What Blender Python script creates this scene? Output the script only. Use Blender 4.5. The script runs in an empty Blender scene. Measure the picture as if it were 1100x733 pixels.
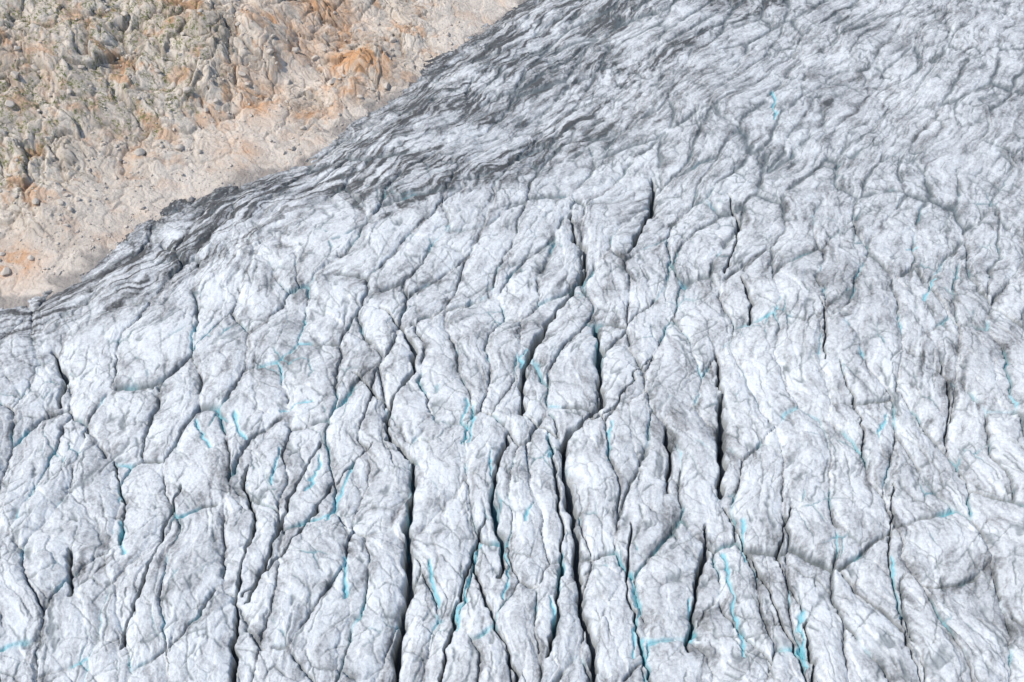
import bpy, math, numpy as np, time
T0=time.time()
rng=np.random.RandomState(7)
f32=np.float32
# ---------------------------------------------------------------- camera
CAM_H=250.0; PITCH=math.radians(41); HF=math.radians(45)
th=math.tan(HF/2)
def ray(px,py):
    u=(px-550)/550*th; v=(366.5-py)/550*th
    return np.array([u, math.cos(PITCH)+v*math.sin(PITCH), -math.sin(PITCH)+v*math.cos(PITCH)])
def gp(px,py):
    d=ray(px,py); t=-CAM_H/d[2]; return (d[0]*t,d[1]*t)
# ---------------------------------------------------------------- noise tools
PERM=rng.permutation(256).astype(np.int32); PERM=np.concatenate([PERM,PERM])
GA=rng.rand(256)*2*math.pi; GX=np.cos(GA).astype(f32); GY=np.sin(GA).astype(f32)
R1=rng.rand(256).astype(f32); R2=rng.rand(256).astype(f32); R3=rng.rand(256).astype(f32)
def hsh(ix,iy,seed=0):
    return PERM[(PERM[(ix+seed*17)&255]+iy)&255]
def perlin(x,y,seed=0):
    xi=np.floor(x); yi=np.floor(y)
    fx=(x-xi).astype(f32); fy=(y-yi).astype(f32)
    xi=xi.astype(np.int32); yi=yi.astype(np.int32)
    u=fx*fx*fx*(fx*(fx*6-15)+10); v=fy*fy*fy*(fy*(fy*6-15)+10)
    def g(dx,dy):
        h=hsh(xi+dx,yi+dy,seed)
        return GX[h]*(fx-dx)+GY[h]*(fy-dy)
    a=g(0,0); b=g(1,0); c=g(0,1); d=g(1,1)
    a=a+(b-a)*u; c=c+(d-c)*u
    return (a+(c-a)*v)*1.5
def fbm(x,y,o=4,seed=0,gain=0.5):
    r=0;a=1.0;f=1.0
    for i in range(o):
        r=r+a*perlin(x*f,y*f,seed+i*3); a*=gain; f*=2.03
    return r
def ridged(x,y,o=4,seed=0,gain=0.5):
    r=0;a=1.0;f=1.0
    for i in range(o):
        r=r+a*(1-np.abs(perlin(x*f,y*f,seed+i*3))*1.6); a*=gain; f*=2.1
    return r
def voro(x,y,seed=0,jit=0.95):
    xi=np.floor(x).astype(np.int32); yi=np.floor(y).astype(np.int32)
    fx=(x-xi).astype(f32); fy=(y-yi).astype(f32)
    F1=np.full(x.shape,9,f32); F2=np.full(x.shape,9,f32)
    z=np.zeros(x.shape,f32); X1=z.copy();Y1=z.copy();X2=z.copy();Y2=z.copy(); ID=np.zeros(x.shape,np.int32)
    for dx in (-1,0,1):
        for dy in (-1,0,1):
            h=hsh(xi+dx,yi+dy,seed)
            vx=dx+0.5+(R1[h]-0.5)*jit-fx; vy=dy+0.5+(R2[h]-0.5)*jit-fy
            d=vx*vx+vy*vy
            m=d<F1
            m2=(~m)&(d<F2)
            F2=np.where(m,F1,np.where(m2,d,F2)); X2=np.where(m,X1,np.where(m2,vx,X2)); Y2=np.where(m,Y1,np.where(m2,vy,Y2))
            F1=np.where(m,d,F1); X1=np.where(m,vx,X1); Y1=np.where(m,vy,Y1); ID=np.where(m,h,ID)
    den=2*np.sqrt((X2-X1)**2+(Y2-Y1)**2)+1e-6
    e=(F2-F1)/den
    return e,ID,-X1,-Y1
def sst(a,b,x):
    t=np.clip((x-a)/(b-a),0,1); return t*t*(3-2*t)
def seg_dist(x,y,pts,widths=None):
    best=np.full(x.shape,1e9,f32); wv=np.zeros(x.shape,f32)
    n=len(pts)
    for i in range(n-1):
        ax,ay=pts[i]; bx,by=pts[i+1]; L2=(bx-ax)**2+(by-ay)**2+1e-9
        t=np.clip(((x-ax)*(bx-ax)+(y-ay)*(by-ay))/L2,0,1)
        d=np.hypot(x-ax-t*(bx-ax),y-ay-t*(by-ay))
        m=d<best; best=np.where(m,d,best)
        if widths is not None: wv=np.where(m,widths[i]+(widths[i+1]-widths[i])*t,wv)
    return best,wv
# ---------------------------------------------------------------- glacier margin (world metres)
MPX=[(0,297),(60,284),(130,256),(155,233),(200,207),(250,185),(310,160),(345,141),(400,100),(450,68),(490,38),(540,2)]
MARG=[gp(*p) for p in MPX]
MARG=[(-2500.,-250.),(-700.,165.),(-330.,272.),(-230.,302.)]+MARG+[(55.,608.),(145.,775.),(900.,2300.)]
MX=np.array([p[0] for p in MARG]); MY=np.array([p[1] for p in MARG])
def margin_d(x,y):
    d,_=seg_dist(x,y,MARG)
    return np.where(y>np.interp(x,MX,MY),d,-d)    # + on the rock side
def flow_shift(y):
    s=np.clip((y-250)/170,0,1)
    big=np.clip(y-420,0,None)
    return 0.60*170*(s*s/2)+0.60*big
CREV=[
 ([(613,228),(617,258),(628,264),(629,285),(618,305),(603,322),(583,355),(571,375),(561,400),(561,447)],[.3,.5,.7,.8,.5,.6,.6,.8,.8,.4]),
 ([(640,345),(645,375),(644,400),(647,435),(625,455),(608,470),(604,500),(612,530),(620,580),(622,620),(628,660),(636,690),(641,733),(644,800)],[.5,.9,.9,.8,.5,.5,.7,.8,.8,.8,.7,.8,.7,.6]),
 ([(702,190),(701,220),(685,250),(676,268)],[.4,.6,.5,.3]),
 ([(770,378),(775,430),(776,480),(775,525)],[.3,.7,.8,.5]),
 ([(430,350),(445,375),(445,400),(425,425),(415,450),(418,475),(445,497),(443,530),(437,580),(440,620),(432,665),(424,700),(425,760)],[.4,.6,.4,.4,.5,.4,.6,.7,.7,.7,.7,.6,.5]),
 ([(548,465),(535,500),(528,540),(540,580),(537,620)],[.3,.4,.5,.5,.3]),
 ([(268,500),(262,520),(275,560),(262,610),(255,640),(252,690),(250,760)],[.2,.4,.3,.4,.4,.4,.4]),
 ([(760,560),(757,590),(748,620),(745,660),(740,690)],[.2,.5,.6,.5,.3]),
 ([(783,205),(795,240),(790,262),(778,292)],[.2,.4,.3,.2]),
 ([(797,296),(808,325),(806,346)],[.3,.6,.3]),
 ([(590,470),(598,520),(605,570),(600,620),(598,660),(590,700)],[.2,.3,.4,.3,.4,.3]),
 ([(780,540),(800,580),(830,640),(850,680),(885,760)],[.2,.25,.3,.25,.2]),
 ([(715,455),(721,490),(716,522)],[.3,.5,.3]),
 ([(880,325),(886,360),(885,392)],[.2,.35,.2]),
 ([(52,365),(66,395),(60,425)],[.3,.7,.3]),
 ([(75,595),(78,645)],[.4,.3]),
 ([(345,475),(310,540),(290,600),(264,650)],[.2,.3,.3,.2]),
 ([(195,520),(170,590),(150,650),(130,700)],[.2,.2,.25,.2]),
 ([(1008,395),(1020,440),(1015,472)],[.2,.3,.2]),
 ([(520,555),(500,610),(485,670),(470,733)],[.2,.3,.2,.2]),
 ([(680,560),(672,620),(690,690),(705,733)],[.2,.25,.2,.2]),
 ([(865,660),(872,700),(880,740)],[.2,.3,.2]),
 ([(505,590),(520,640),(548,700),(560,740)],[.2,.3,.3,.2]),
 ([(410,330),(432,352)],[.2,.3]),
 ([(120,490),(135,540),(130,590)],[.15,.25,.2]),
 ([(700,380),(660,440),(625,455)],[.1,.2,.2]),
 ([(560,447),(600,470)],[.2,.2]),
 ([(380,400),(418,440)],[.15,.25]),
 ([(262,640),(310,590),(360,520),(400,480)],[.15,.25,.2,.1]),
 ([(900,395),(925,450),(930,500)],[.1,.2,.1]),
 ([(850,540),(835,600),(860,650)],[.1,.2,.1]),
 ([(960,520),(955,600),(975,680),(1000,740)],[.1,.2,.2,.15]),
]
BLUE=[[(655,455),(654,495)],[(500,430),(497,482)],[(640,345),(643,385)],[(799,555),(800,600)],[(680,610),(686,650),(680,700)],[(515,580),(500,630),(488,670)],
 [(590,465),(590,492)],[(778,590),(790,650),(800,700)],[(950,448),(945,470)],[(604,590),(600,625)],[(527,490),(530,540),(540,585)],[(372,600),(372,640)],
 [(345,490),(330,530)],[(590,640),(597,670)],[(740,640),(746,680)],[(860,650),(866,720)],[(572,540),(566,560)],[(250,440),(262,470)],[(460,600),(470,650)],[(830,100),(833,130)],[(985,262),(975,266)],[(210,450),(225,480)],[(690,680),(700,720)],
 [(565,375),(558,395)],[(335,430),(300,440)],[(545,590),(543,640)],[(508,440),(503,480)],[(960,600),(968,660)],[(440,540),(436,580)],[(1005,300),(990,330)],[(300,480),(292,520)],[(130,560),(135,600)],[(380,500),(352,560)]]

def hair(tx,sy,scx,scy,w,seed):
    """thin wandering fracture lines = zero contours of stretched noise"""
    n=perlin(tx/scx,sy/scy,seed)+0.35*perlin(tx/scx*2.3,sy/scy*2.3,seed+5)
    return np.exp(-(n*scx*0.62/w)**2)

def ice(x,y):
    d=-margin_d(x,y)                       # + on the ice side
    upper=sst(280,440,y+0.25*x)
    px_=1+1.2*upper
    jgx=fbm(x/3.0,y/3.0,3,200,.6)*0.40; jgy=fbm(x/3.0,y/3.0,3,210,.6)*0.40   # jagged edges
    wx=fbm(x/45,y/45,2,1)*5+fbm(x/12,y/12,2,5)*0.9
    wy=fbm(x/50,y/50,2,9)*9+fbm(x/14,y/14,2,12)*1.2
    t=x-flow_shift(y)+wx+jgx; s=y+wy+jgy
    t=t+0.36*np.clip(-x-20,0,None)*((y-190)/150)*0.5
    h=fbm(x/110,y/110,2,20)*4+fbm(x/33,y/40,2,24)*0.8
    amp=(1-0.6*upper)
    W1=12.5; e,idn,ox,oy=voro(t/W1,s/36,1); e1=e*W1
    k1=fbm(x/60,y/60,2,31)*0.6+0.5
    h+=amp*(1.10*(1-np.exp(-e1/2.0))+ (R3[idn]-0.5)*0.25+ox*(R1[idn]-0.5)*1.25+oy*(R2[idn]-0.5)*1.3)
    w=(0.14+0.26*sst(0.35,0.95,k1))
    br1=sst(-.5,-.1,fbm(x/9,y/9,2,220))
    c1=np.exp(-(e1/(w*px_))**2)*sst(0.0,0.6,k1)*br1
    h-=amp*c1*1.5
    a=0.6; t2=t*math.cos(a)+s*0.5*math.sin(a); s2=-t*math.sin(a)*0.8+s*math.cos(a)
    W2=5.2; e,idn,ox,oy=voro(t2/W2+3.3,s2/9.5,2); e2=e*W2
    k2=np.clip(fbm(x/22,y/22,2,37)*1.1+0.5,0,1)*sst(-.3,.15,fbm(x/6,y/6,2,224))
    h+=(1-0.35*upper)*(0.20*(1-np.exp(-e2/1.0))+(R3[idn]-0.5)*0.10+ox*(R1[idn]-0.5)*0.85+oy*(R2[idn]-0.5)*0.72)
    c2=np.exp(-(e2/(0.15*px_))**2)*k2
    h-=c2*0.45
    id2=idn
    a=-0.6; t3=t*math.cos(a)+s*0.5*math.sin(a)+fbm(x/4,y/4,2,41)*0.5; s3=-t*math.sin(a)+s*math.cos(a)
    W3=2.3; e,idn,ox,oy=voro(t3/W3,s3/4.6,3); e3=e*W3
    k3=np.clip(fbm(x/9,y/9,2,44)*1.5+0.15,0,1)
    h+=(R3[idn]-0.5)*0.07+ox*(R1[idn]-0.5)*0.38+oy*(R2[idn]-0.5)*0.27
    c3=np.exp(-(e3/(0.10*px_))**2)*k3
    h-=c3*0.14
    id3=idn
    f1=hair(t,s,7.0,46,0.19,150)*sst(-.2,.2,perlin(x/20,y/20,151))
    Xa=x*0.80+y*0.60; Ya=-x*0.60+y*0.80
    Xb=x*0.78-y*0.62; Yb=x*0.62+y*0.78
    f2=hair(Xb+wx*.4+jgx,Yb,8.0,46,0.18,160)*sst(-.2,.25,perlin(x/24,y/24,161))
    f3=hair(Xa+wx*.4+jgx,Ya,8.0,46,0.18,170)*sst(-.15,.3,perlin(x/24,y/24,171))
    fr=np.clip(f1+0.9*f2+0.8*f3,0,1)*sst(-.35,0,fbm(x/5,y/5,2,228))
    h-=fr*0.42
    al=x*0.57+y*0.82
    dw=d+fbm(x/24,y/24,3,60)*5+jgx
    q=ridged(dw/5.5,al/28,3,55)
    nb=sst(100,15,d)
    h+=nb*(q-1.2)*0.55
    rough=ridged(t/2.6,s/7,4,73,.58)
    rough2=fbm(x/1.5,y/2.0,3,78,.65)
    h+=0.12*(rough-1.4)+0.07*rough2
    jx=fbm(x/5,y/5,2,80)*0.8+jgx*.7; jy=fbm(x/5,y/5,2,83)*0.8+jgy*.7
    cv=np.zeros(x.shape,f32); halo=np.zeros(x.shape,f32)
    for pp,ww in CREV:
        P=[gp(*p) for p in pp]
        xs=[p[0] for p in P]; ys=[p[1] for p in P]
        m=(x>min(xs)-8)&(x<max(xs)+8)&(y>min(ys)-8)&(y<max(ys)+8)
        if not m.any(): continue
        dd,wv=seg_dist(x[m]+jx[m],y[m]+jy[m],P,ww)
        wv=wv*(0.95+0.7*perlin(x[m]/6,y[m]/6,85))
        prof=1/(1+(dd/(wv*0.95+0.05))**6)
        sh=np.exp(-(dd/3.0)**2)
        h[m]-=prof*(2+8*np.clip(wv,0,1))+sh*0.9*np.clip(wv*2,0,1)
        cv[m]=np.maximum(cv[m],np.exp(-(dd/(wv*1.15+0.12))**2))
        halo[m]=np.maximum(halo[m],np.exp(-(dd/2.2)**2)*np.clip(wv*2,0,1))
    bl=np.zeros(x.shape,f32)
    for pp in BLUE:
        P=[gp(*p) for p in pp]
        xs=[p[0] for p in P]; ys=[p[1] for p in P]
        m=(x>min(xs)-6)&(x<max(xs)+6)&(y>min(ys)-6)&(y<max(ys)+6)
        if not m.any(): continue
        dd,_=seg_dist(x[m]+jx[m]*1.2,y[m]+jy[m],P)
        q_=np.exp(-(dd/(0.42+0.36*perlin(x[m]/4,y[m]/4,88)))**2)
        bl[m]=np.maximum(bl[m],q_); h[m]-=q_*0.8
    h-=3.2*sst(26,-4,d)+ 2.5*sst(70,0,d)
    h=h-40*sst(-15,-90,d)
    # ---- surface composition
    spec=fbm(x/1.1,y/1.1,3,90,0.7)
    patch=fbm(x/30,y/30,4,95)
    mott=fbm(t/5,s/9,4,97,.62)
    streakf=fbm((t+wx)/1.8,s/16,3,103,0.6)
    st1=fbm(dw/2.8,al/42,4,99,0.65)
    st2=np.exp(-(perlin(dw/5,al/50,190)*5*.6/0.42)**2)+np.exp(-(perlin(dw/2.8+9,al/34,195)*2.8*.6/0.36)**2)*.7
    dirt=0.10+0.22*np.clip(patch,-.5,1)+0.32*np.clip(mott+.05,-.2,1)+0.18*streakf+0.12*spec
    dirt+=0.12*(R2[id2]-.5)+0.06*(R1[id3]-.5)-0.08*(rough-1.4)
    dirt+=0.12*upper+0.06*sst(0,150,x)
    reach=(28+60*sst(290,400,y))*(1+0.6*fbm(x/40,y/40,2,198))
    nb2=sst(reach*1.4,reach*0.35,d)
    dirt+=nb2*(0.07+0.34*sst(-0.15,0.5,st1)+0.44*np.clip(st2,0,1)*sst(-.5,.4,patch+st1))
    dirt+=sst(9,0,d+9*st1)*(0.36+0.25*spec)
    for (pp,wd,st) in (([(880,-20),(760,35),(690,75),(625,125),(560,160),(480,205),(400,250)],2.0,0.65),([(620,-10),(520,60),(450,110),(380,165),(300,200)],8,0.15),([(260,215),(180,265),(120,320),(60,350),(0,375)],7,0.4)):
        P=[gp(*p) for p in pp]
        dd,_=seg_dist(x+jx*4+wx*.4,y+jy*4,P)
        dirt+=st*np.exp(-(dd/wd)**2)*np.clip(0.55+st1,0,1)
    dirt+=0.28*np.exp(-(e1/1.5)**2)*np.clip(k1+streakf,0,1)+0.16*np.exp(-(e2/.8)**2)*k2+0.14*halo*(.6+mott)
    crack=np.clip(np.maximum(np.maximum(cv,c1*0.95),np.maximum(np.maximum(c2*0.85,c3*0.5),fr*0.82)),0,1)
    bsel=np.clip(fbm(x/15,y/15,3,110)*1.9-0.25,0,1)*sst(430,280,y)
    blue=np.clip(bl+bsel*(np.exp(-(e1/.26)**2)+.7*c2)*.85,0,1)*sst(20,60,d)
    dirt=dirt*(1-0.8*blue)
    return h,np.clip(dirt,0,1.2),blue,crack

def ext(core,lo,hi,n=26):
    a=core[0]; b=core[-1]
    k=(np.arange(1,n+1)/n)**2.6
    return np.concatenate([(a+(lo-a)*k)[::-1],core,b+(hi-b)*k])
def grid_mesh(name,X,Y,Z,attrs,mask=None):
    ny,nx=X.shape
    co=np.stack([X,Y,Z],-1).reshape(-1,3).astype(f32)
    idx=np.arange(nx*ny,dtype=np.int32).reshape(ny,nx)
    q=np.stack([idx[:-1,:-1],idx[:-1,1:],idx[1:,1:],idx[1:,:-1]],-1).reshape(-1,4)
    if mask is not None:
        mk=mask.reshape(-1); q=q[mk[q].any(1)]
        used=np.unique(q); remap=np.zeros(len(co),np.int32); remap[used]=np.arange(len(used)); co=co[used]; q=remap[q]
        attrs={k:v.reshape(-1)[used] for k,v in attrs.items()}
    me=bpy.data.meshes.new(name)
    me.vertices.add(len(co)); me.vertices.foreach_set("co",co.ravel())
    me.loops.add(q.size); me.loops.foreach_set("vertex_index",q.ravel().astype(np.int32))
    me.polygons.add(len(q)); me.polygons.foreach_set("loop_start",np.arange(0,q.size,4,dtype=np.int32))
    me.update(calc_edges=True)
    me.polygons.foreach_set("use_smooth",np.ones(len(q),bool))
    for k,v in attrs.items():
        at=me.attributes.new(k,'FLOAT','POINT'); at.data.foreach_set("value",v.astype(f32).ravel())
    ob=bpy.data.objects.new(name,me); bpy.context.scene.collection.objects.link(ob)
    return ob
# ---------------------------------------------------------------- build glacier
NU,NV=1450,1100
ycore=152*np.exp(np.linspace(0,math.log(575/152),NV))
yy=ext(ycore,-1500,5000)
uc=ext(np.linspace(-1,1,NU),-12,12)
wy_=138+(np.clip(yy,152,575)-152)*0.34
U,Y=np.meshgrid(uc,yy); X=(U*wy_[:,None])
X=X.astype(np.float64)
h,dirt,blue,crack=ice(X,Y)
glacier=grid_mesh("glacier",X,Y,h,{"dirt":dirt,"blue":blue,"crack":crack})
print("glacier",time.time()-T0)
# ---------------------------------------------------------------- rocky hillside
def rock_base(d):
    return -5.2+0.27*np.clip(d,-60,30)+0.60*np.clip(d-30,0,500)+0.30*np.clip(d-530,0,None)
def rp(px,py):
    r=ray(px,py)
    ts=np.linspace(220,1200,1200); px_=r[0]*ts; py_=r[1]*ts; pz=CAM_H+r[2]*ts
    zz=rock_base(margin_d(px_,py_)); i=np.argmax(pz<zz); return (px_[i],py_[i])
def blobs(x,y,lst):
    r=np.zeros(x.shape,f32)
    for px,py,rad,st in lst:
        cx,cy=rp(px,py); r=np.maximum(r,st*np.exp(-((x-cx)**2+(y-cy)**2)/(rad*rad)))
    return r
def rock(x,y):
    dm=margin_d(x,y); d=dm+fbm(x/18,y/18,3,120)*2.5
    z=rock_base(d)
    crag=sst(8,45,d)*(0.5+0.5*sst(-.3,.3,fbm(x/35,y/35,2,119)))
    crag=np.maximum(crag,blobs(x,y,[(385,70,26,1.0),(330,110,16,.8),(440,40,14,.8)]))
    wx=fbm(x/14,y/14,3,130)*3.5; wy=fbm(x/14,y/14,3,134)*3.5
    jx=fbm(x/2,y/2,3,136,.6)*.3; jy=fbm(x/2,y/2,3,138,.6)*.3
    big=fbm(x/34+wx*0.05,y/34,3,140,0.5)
    z=z+crag*big*4.5+crag*(ridged(x/20,y/20,2,143)-1.2)*1.2
    z+=blobs(x,y,[(388,76,9,10.0),(368,98,9,5.0),(270,30,20,5.0),(60,60,20,4.)])*(0.8+0.4*big)
    sc=0.20+0.80*crag
    e,i1,ox,oy=voro((x+wx+jx)/11,(y+wy+jy)/11,11)
    z+=sc*(1.2*(R3[i1]-0.5)+ox*(R1[i1]-.5)*4.4+oy*(R2[i1]-.5)*4.4+1.3*(1-np.exp(-e*11/1.2)))
    e2,i2,ox,oy=voro((x+wx*1.4+jx)/4.4,(y+wy*1.4+jy)/4.4,12)
    z+=sc*(0.4*(R3[i2]-0.5)+ox*(R1[i2]-.5)*2.2+oy*(R2[i2]-.5)*2.2+0.65*(1-np.exp(-e2*4.4/.5)))
    e3,i3,ox,oy=voro((x+wx+jx)/1.7,(y+wy+jy)/1.7,13)
    z+=(0.4+0.6*crag)*(0.22*(R3[i3]-0.5)+ox*(R1[i3]-.5)*.9+oy*(R2[i3]-.5)*.9+.2*(1-np.exp(-e3*1.7/.25)))
    z+=fbm(x/3,y/3,4,150,.55)*0.2*sc+fbm(x/.9,y/.9,2,155)*.08
    patch=fbm(x/22+wx*.1,y/22,4,160,.6)
    orange=np.clip(blobs(x,y,[(390,76,10,2.8),(402,58,8,2.2),(372,98,8,1.2),(275,105,11,1.),(305,45,13,.9),(15,280,9,.9),(255,165,8,.6),(35,75,10,.6),(350,20,14,1.),(205,25,10,.6),(330,125,8,.8),(130,150,9,.5)])*(0.65+patch+0.5*fbm(x/4,y/4,3,165)),0,1)
    orange=np.maximum(orange,0.8*np.clip(fbm(x/11,y/11,4,168,.6)*2.4-0.45,0,1)*(.25+.75*crag))
    green=np.clip((blobs(x,y,[(120,8,18,1.),(20,115,14,1.),(175,100,10,.9),(190,40,14,.9),(50,20,16,.9),(100,105,14,.8),(5,175,10,.8),(150,130,9,.6)])+0.12*crag)*(0.8+2.8*fbm(x/3.2,y/3.2,4,172,.65))-0.15,0,1)
    tone=np.clip(0.74+0.35*patch+0.4*(R3[i2]-0.5)+0.25*(R3[i1]-.5)+.3*(R3[i3]-.5),0,1)
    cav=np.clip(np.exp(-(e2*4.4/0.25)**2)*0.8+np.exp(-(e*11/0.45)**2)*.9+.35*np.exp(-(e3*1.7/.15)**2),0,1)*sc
    scree=1-crag
    margin_dark=sst(1,-3,dm+7*patch)  # rock colour goes darker grey toward the ice, outline broken by noise
    return z,orange,green,tone,np.clip(cav,0,1),scree,margin_dark,dm
xs=ext(np.linspace(-290,45,1150),-3500,1500,20); ys=ext(np.linspace(268,600,1200),-300,4500,20)
X,Y=np.meshgrid(xs,ys)
z,orange,green,tone,cav,scree,margin_dark,d=rock(X,Y)
hill=grid_mesh("rocky_hillside",X,Y,z,{"orange":orange,"green":green,"tone":tone,"cav":cav,"scree":scree,"margin_dark":margin_dark},mask=(d>-22))
print("rock",time.time()-T0)
# ---------------------------------------------------------------- boulders
def boulder_field(name,n):
    import bmesh
    bm=bmesh.new(); bmesh.ops.create_icosphere(bm,subdivisions=2,radius=1)
    bv=np.array([v.co[:] for v in bm.verts]); bf=np.array([[v.index for v in f.verts] for f in bm.faces]); bm.free()
    V=[];F=[];k=0
    r=np.random.RandomState(3)
    c=[]
    while len(c)<n:
        px=r.uniform(-60,500); py=r.uniform(5,300)
        x,y=rp(px,py); dd=float(margin_d(np.array([x]),np.array([y]))[0])
        if dd>-1 and r.rand()<math.exp(-dd/60)+0.12: c.append((x,y))
    c=np.array(c); zc=rock(c[:,0],c[:,1])[0]
    for i in range(n):
        s=0.22+r.pareto(2.8)*0.36; s=min(s,1.9)
        v=bv.copy()
        for _ in range(7):
            nrm=r.randn(3); nrm/=np.linalg.norm(nrm); cut=r.uniform(.45,.8)
            p=v@nrm; v=v-np.outer(np.clip(p-cut,0,None),nrm)
        v=v*np.array([1.2,0.9,0.75])*s; a=r.rand()*6.28
        ca,sa=math.cos(a),math.sin(a)
        v=np.stack([v[:,0]*ca-v[:,1]*sa,v[:,0]*sa+v[:,1]*ca,v[:,2]],1)+np.array([c[i,0],c[i,1],zc[i]+0.2*s])
        V.append(v);F.append(bf+k);k+=len(bv)
    me=bpy.data.meshes.new(name); me.from_pydata(np.concatenate(V).tolist(),[],np.concatenate(F).tolist())
    ob=bpy.data.objects.new(name,me); bpy.context.scene.collection.objects.link(ob); return ob
boul=boulder_field("boulders",1500)
# ---------------------------------------------------------------- materials
class NT:
    def __init__(s,name):
        s.m=bpy.data.materials.new(name); s.m.use_nodes=True; s.t=s.m.node_tree; s.n=s.t.nodes; s.l=s.t.links
        s.b=s.n["Principled BSDF"]
    def attr(s,a):
        n=s.n.new("ShaderNodeAttribute"); n.attribute_name=a; return n.outputs["Fac"]
    def put(s,sock,v):
        if isinstance(v,bpy.types.NodeSocket): s.l.new(v,sock)
        else: sock.default_value=v
    def mix(s,f,a,b,mode='MIX'):
        n=s.n.new("ShaderNodeMix"); n.data_type='RGBA'; n.blend_type=mode
        s.put(n.inputs[0],f)
        for k,v in ((6,a),(7,b)):
            if isinstance(v,tuple) and len(v)==3: v=v+(1,)
            s.put(n.inputs[k],v)
        return n.outputs[2]
    def math(s,op,a,b=0.0,clamp=False):
        n=s.n.new("ShaderNodeMath"); n.operation=op; n.use_clamp=clamp; s.put(n.inputs[0],a); s.put(n.inputs[1],b); return n.outputs[0]
    def noise(s,scale,detail=4,rough=.6,vec=None):
        n=s.n.new("ShaderNodeTexNoise"); n.inputs["Scale"].default_value=scale; n.inputs["Detail"].default_value=detail; n.inputs["Roughness"].default_value=rough
        s.l.new(vec or s.pos(),n.inputs["Vector"]); return n.outputs["Fac"]
    def pos(s):
        if not hasattr(s,'_p'): s._p=s.n.new("ShaderNodeTexCoord").outputs["Object"]
        return s._p
    def ramp(s,v,a,b,lo=0.0,hi=1.0):
        n=s.n.new("ShaderNodeMapRange"); n.inputs[1].default_value=a; n.inputs[2].default_value=b; n.inputs[3].default_value=lo; n.inputs[4].default_value=hi; s.put(n.inputs[0],v); return n.outputs[0]
    def bump(s,h,dist,st=1.0):
        n=s.n.new("ShaderNodeBump"); n.inputs["Strength"].default_value=st; n.inputs["Distance"].default_value=dist; s.l.new(h,n.inputs["Height"])
        return n.outputs[0]
M=NT("glacier_ice")
dirt=M.attr("dirt"); blue=M.attr("blue"); crack=M.attr("crack")
n1=M.noise(1.3,6,.78); n2=M.noise(.22,4,.6)
dd=M.math('ADD',dirt,M.math('MULTIPLY',M.math('SUBTRACT',n1,.5),.95))
dd=M.math('ADD',dd,M.math('MULTIPLY',M.math('SUBTRACT',n2,.5),.3),True)
clean=M.mix(n2,(.755,.785,.785),(.80,.805,.80))
mid=M.mix(M.ramp(dd,.0,.5),clean,(.475,.48,.48))
col=M.mix(M.ramp(dd,.45,1.0),mid,(.10,.10,.10))
col=M.mix(M.math('MULTIPLY',crack,.84),col,(.14,.17,.18))
col=M.mix(M.math('MULTIPLY',blue,.78),col,(.15,.54,.62))
M.put(M.b.inputs["Base Color"],col); M.b.inputs["Roughness"].default_value=.7
M.b.inputs["Specular IOR Level"].default_value=.25
M.put(M.b.inputs["Normal"],M.bump(M.noise(1.7,6,.72),.22,.8))
glacier.data.materials.append(M.m)

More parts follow.
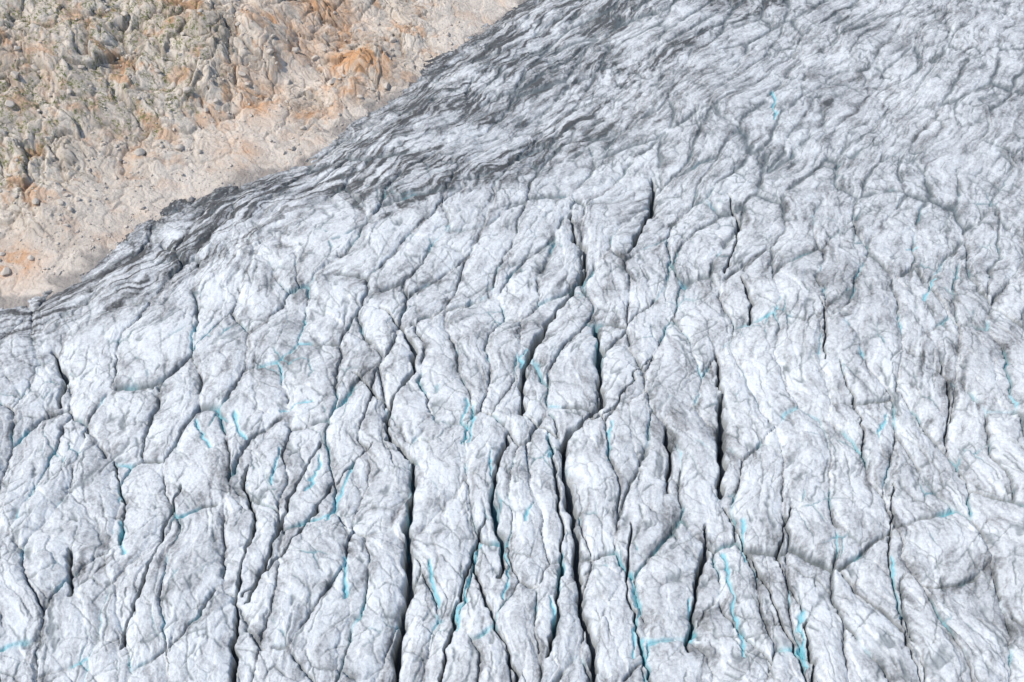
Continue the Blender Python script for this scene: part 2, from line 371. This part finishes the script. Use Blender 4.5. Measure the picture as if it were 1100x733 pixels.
K=NT("alpine_rock")
n1=K.noise(.9,6,.75); n3=K.noise(2.2,5,.7)
tone=K.math('ADD',K.attr("tone"),K.math('MULTIPLY',K.math('SUBTRACT',n1,.5),1.0),True)
base=K.mix(tone,(.46,.37,.285),(.90,.79,.66))
base=K.mix(K.math('MULTIPLY',K.attr("scree"),.45),base,(.76,.67,.58))
org=K.mix(n1,(.58,.22,.06),(.82,.47,.22))
base=K.mix(K.math('MULTIPLY',K.attr("orange"),.82),base,org)
base=K.mix(K.math('MULTIPLY',K.ramp(n1,.46,.56),K.attr("green")),base,(.21,.22,.08))
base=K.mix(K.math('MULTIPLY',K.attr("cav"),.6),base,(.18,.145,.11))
base=K.mix(K.ramp(n3,.61,.70,0,.6),base,(.23,.19,.155))
base=K.mix(K.math('MULTIPLY',K.attr("margin_dark"),.6),base,(.24,.22,.21))
K.put(K.b.inputs["Base Color"],base); K.b.inputs["Roughness"].default_value=.9; K.b.inputs["Specular IOR Level"].default_value=.15
K.put(K.b.inputs["Normal"],K.bump(K.noise(1.8,7,.75),.5,.9))
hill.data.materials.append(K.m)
B=NT("boulder_stone")
B.put(B.b.inputs["Base Color"],B.mix(B.noise(.6,5,.7),(.42,.36,.30),(.78,.69,.59))); B.b.inputs["Roughness"].default_value=.9
boul.data.materials.append(B.m)
# ---------------------------------------------------------------- light, sky
SE=math.radians(56); AZ=math.radians(-114)   # azimuth from +Y toward +X
sd=(math.sin(AZ)*math.cos(SE),math.cos(AZ)*math.cos(SE),math.sin(SE))
import mathutils
L=bpy.data.lights.new("sun","SUN"); L.energy=3.35; L.angle=math.radians(.5); L.color=(1,.965,.90)
lo=bpy.data.objects.new("sun",L); bpy.context.scene.collection.objects.link(lo)
lo.rotation_euler=mathutils.Vector(sd).to_track_quat('Z','Y').to_euler(); lo.location=(0,300,600)
W=bpy.data.worlds.new("World"); bpy.context.scene.world=W; W.use_nodes=True
sk=W.node_tree.nodes.new("ShaderNodeTexSky"); sk.sky_type='NISHITA'; sk.sun_disc=False; sk.sun_elevation=SE; sk.sun_rotation=AZ; sk.altitude=1000
bg=W.node_tree.nodes["Background"]; bg.inputs[1].default_value=.145; W.node_tree.links.new(sk.outputs[0],bg.inputs[0])
# ---------------------------------------------------------------- camera
cd=bpy.data.cameras.new("camera"); cam=bpy.data.objects.new("camera",cd); bpy.context.scene.collection.objects.link(cam)
cam.location=(0,0,CAM_H); cam.rotation_euler=(math.pi/2-PITCH,0,0); cd.angle=HF; cd.clip_end=20000; cd.clip_start=1
bpy.context.scene.camera=cam
sc=bpy.context.scene
sc.view_settings.view_transform='Standard'; sc.view_settings.look='None'; sc.view_settings.exposure=0
print("done",time.time()-T0)
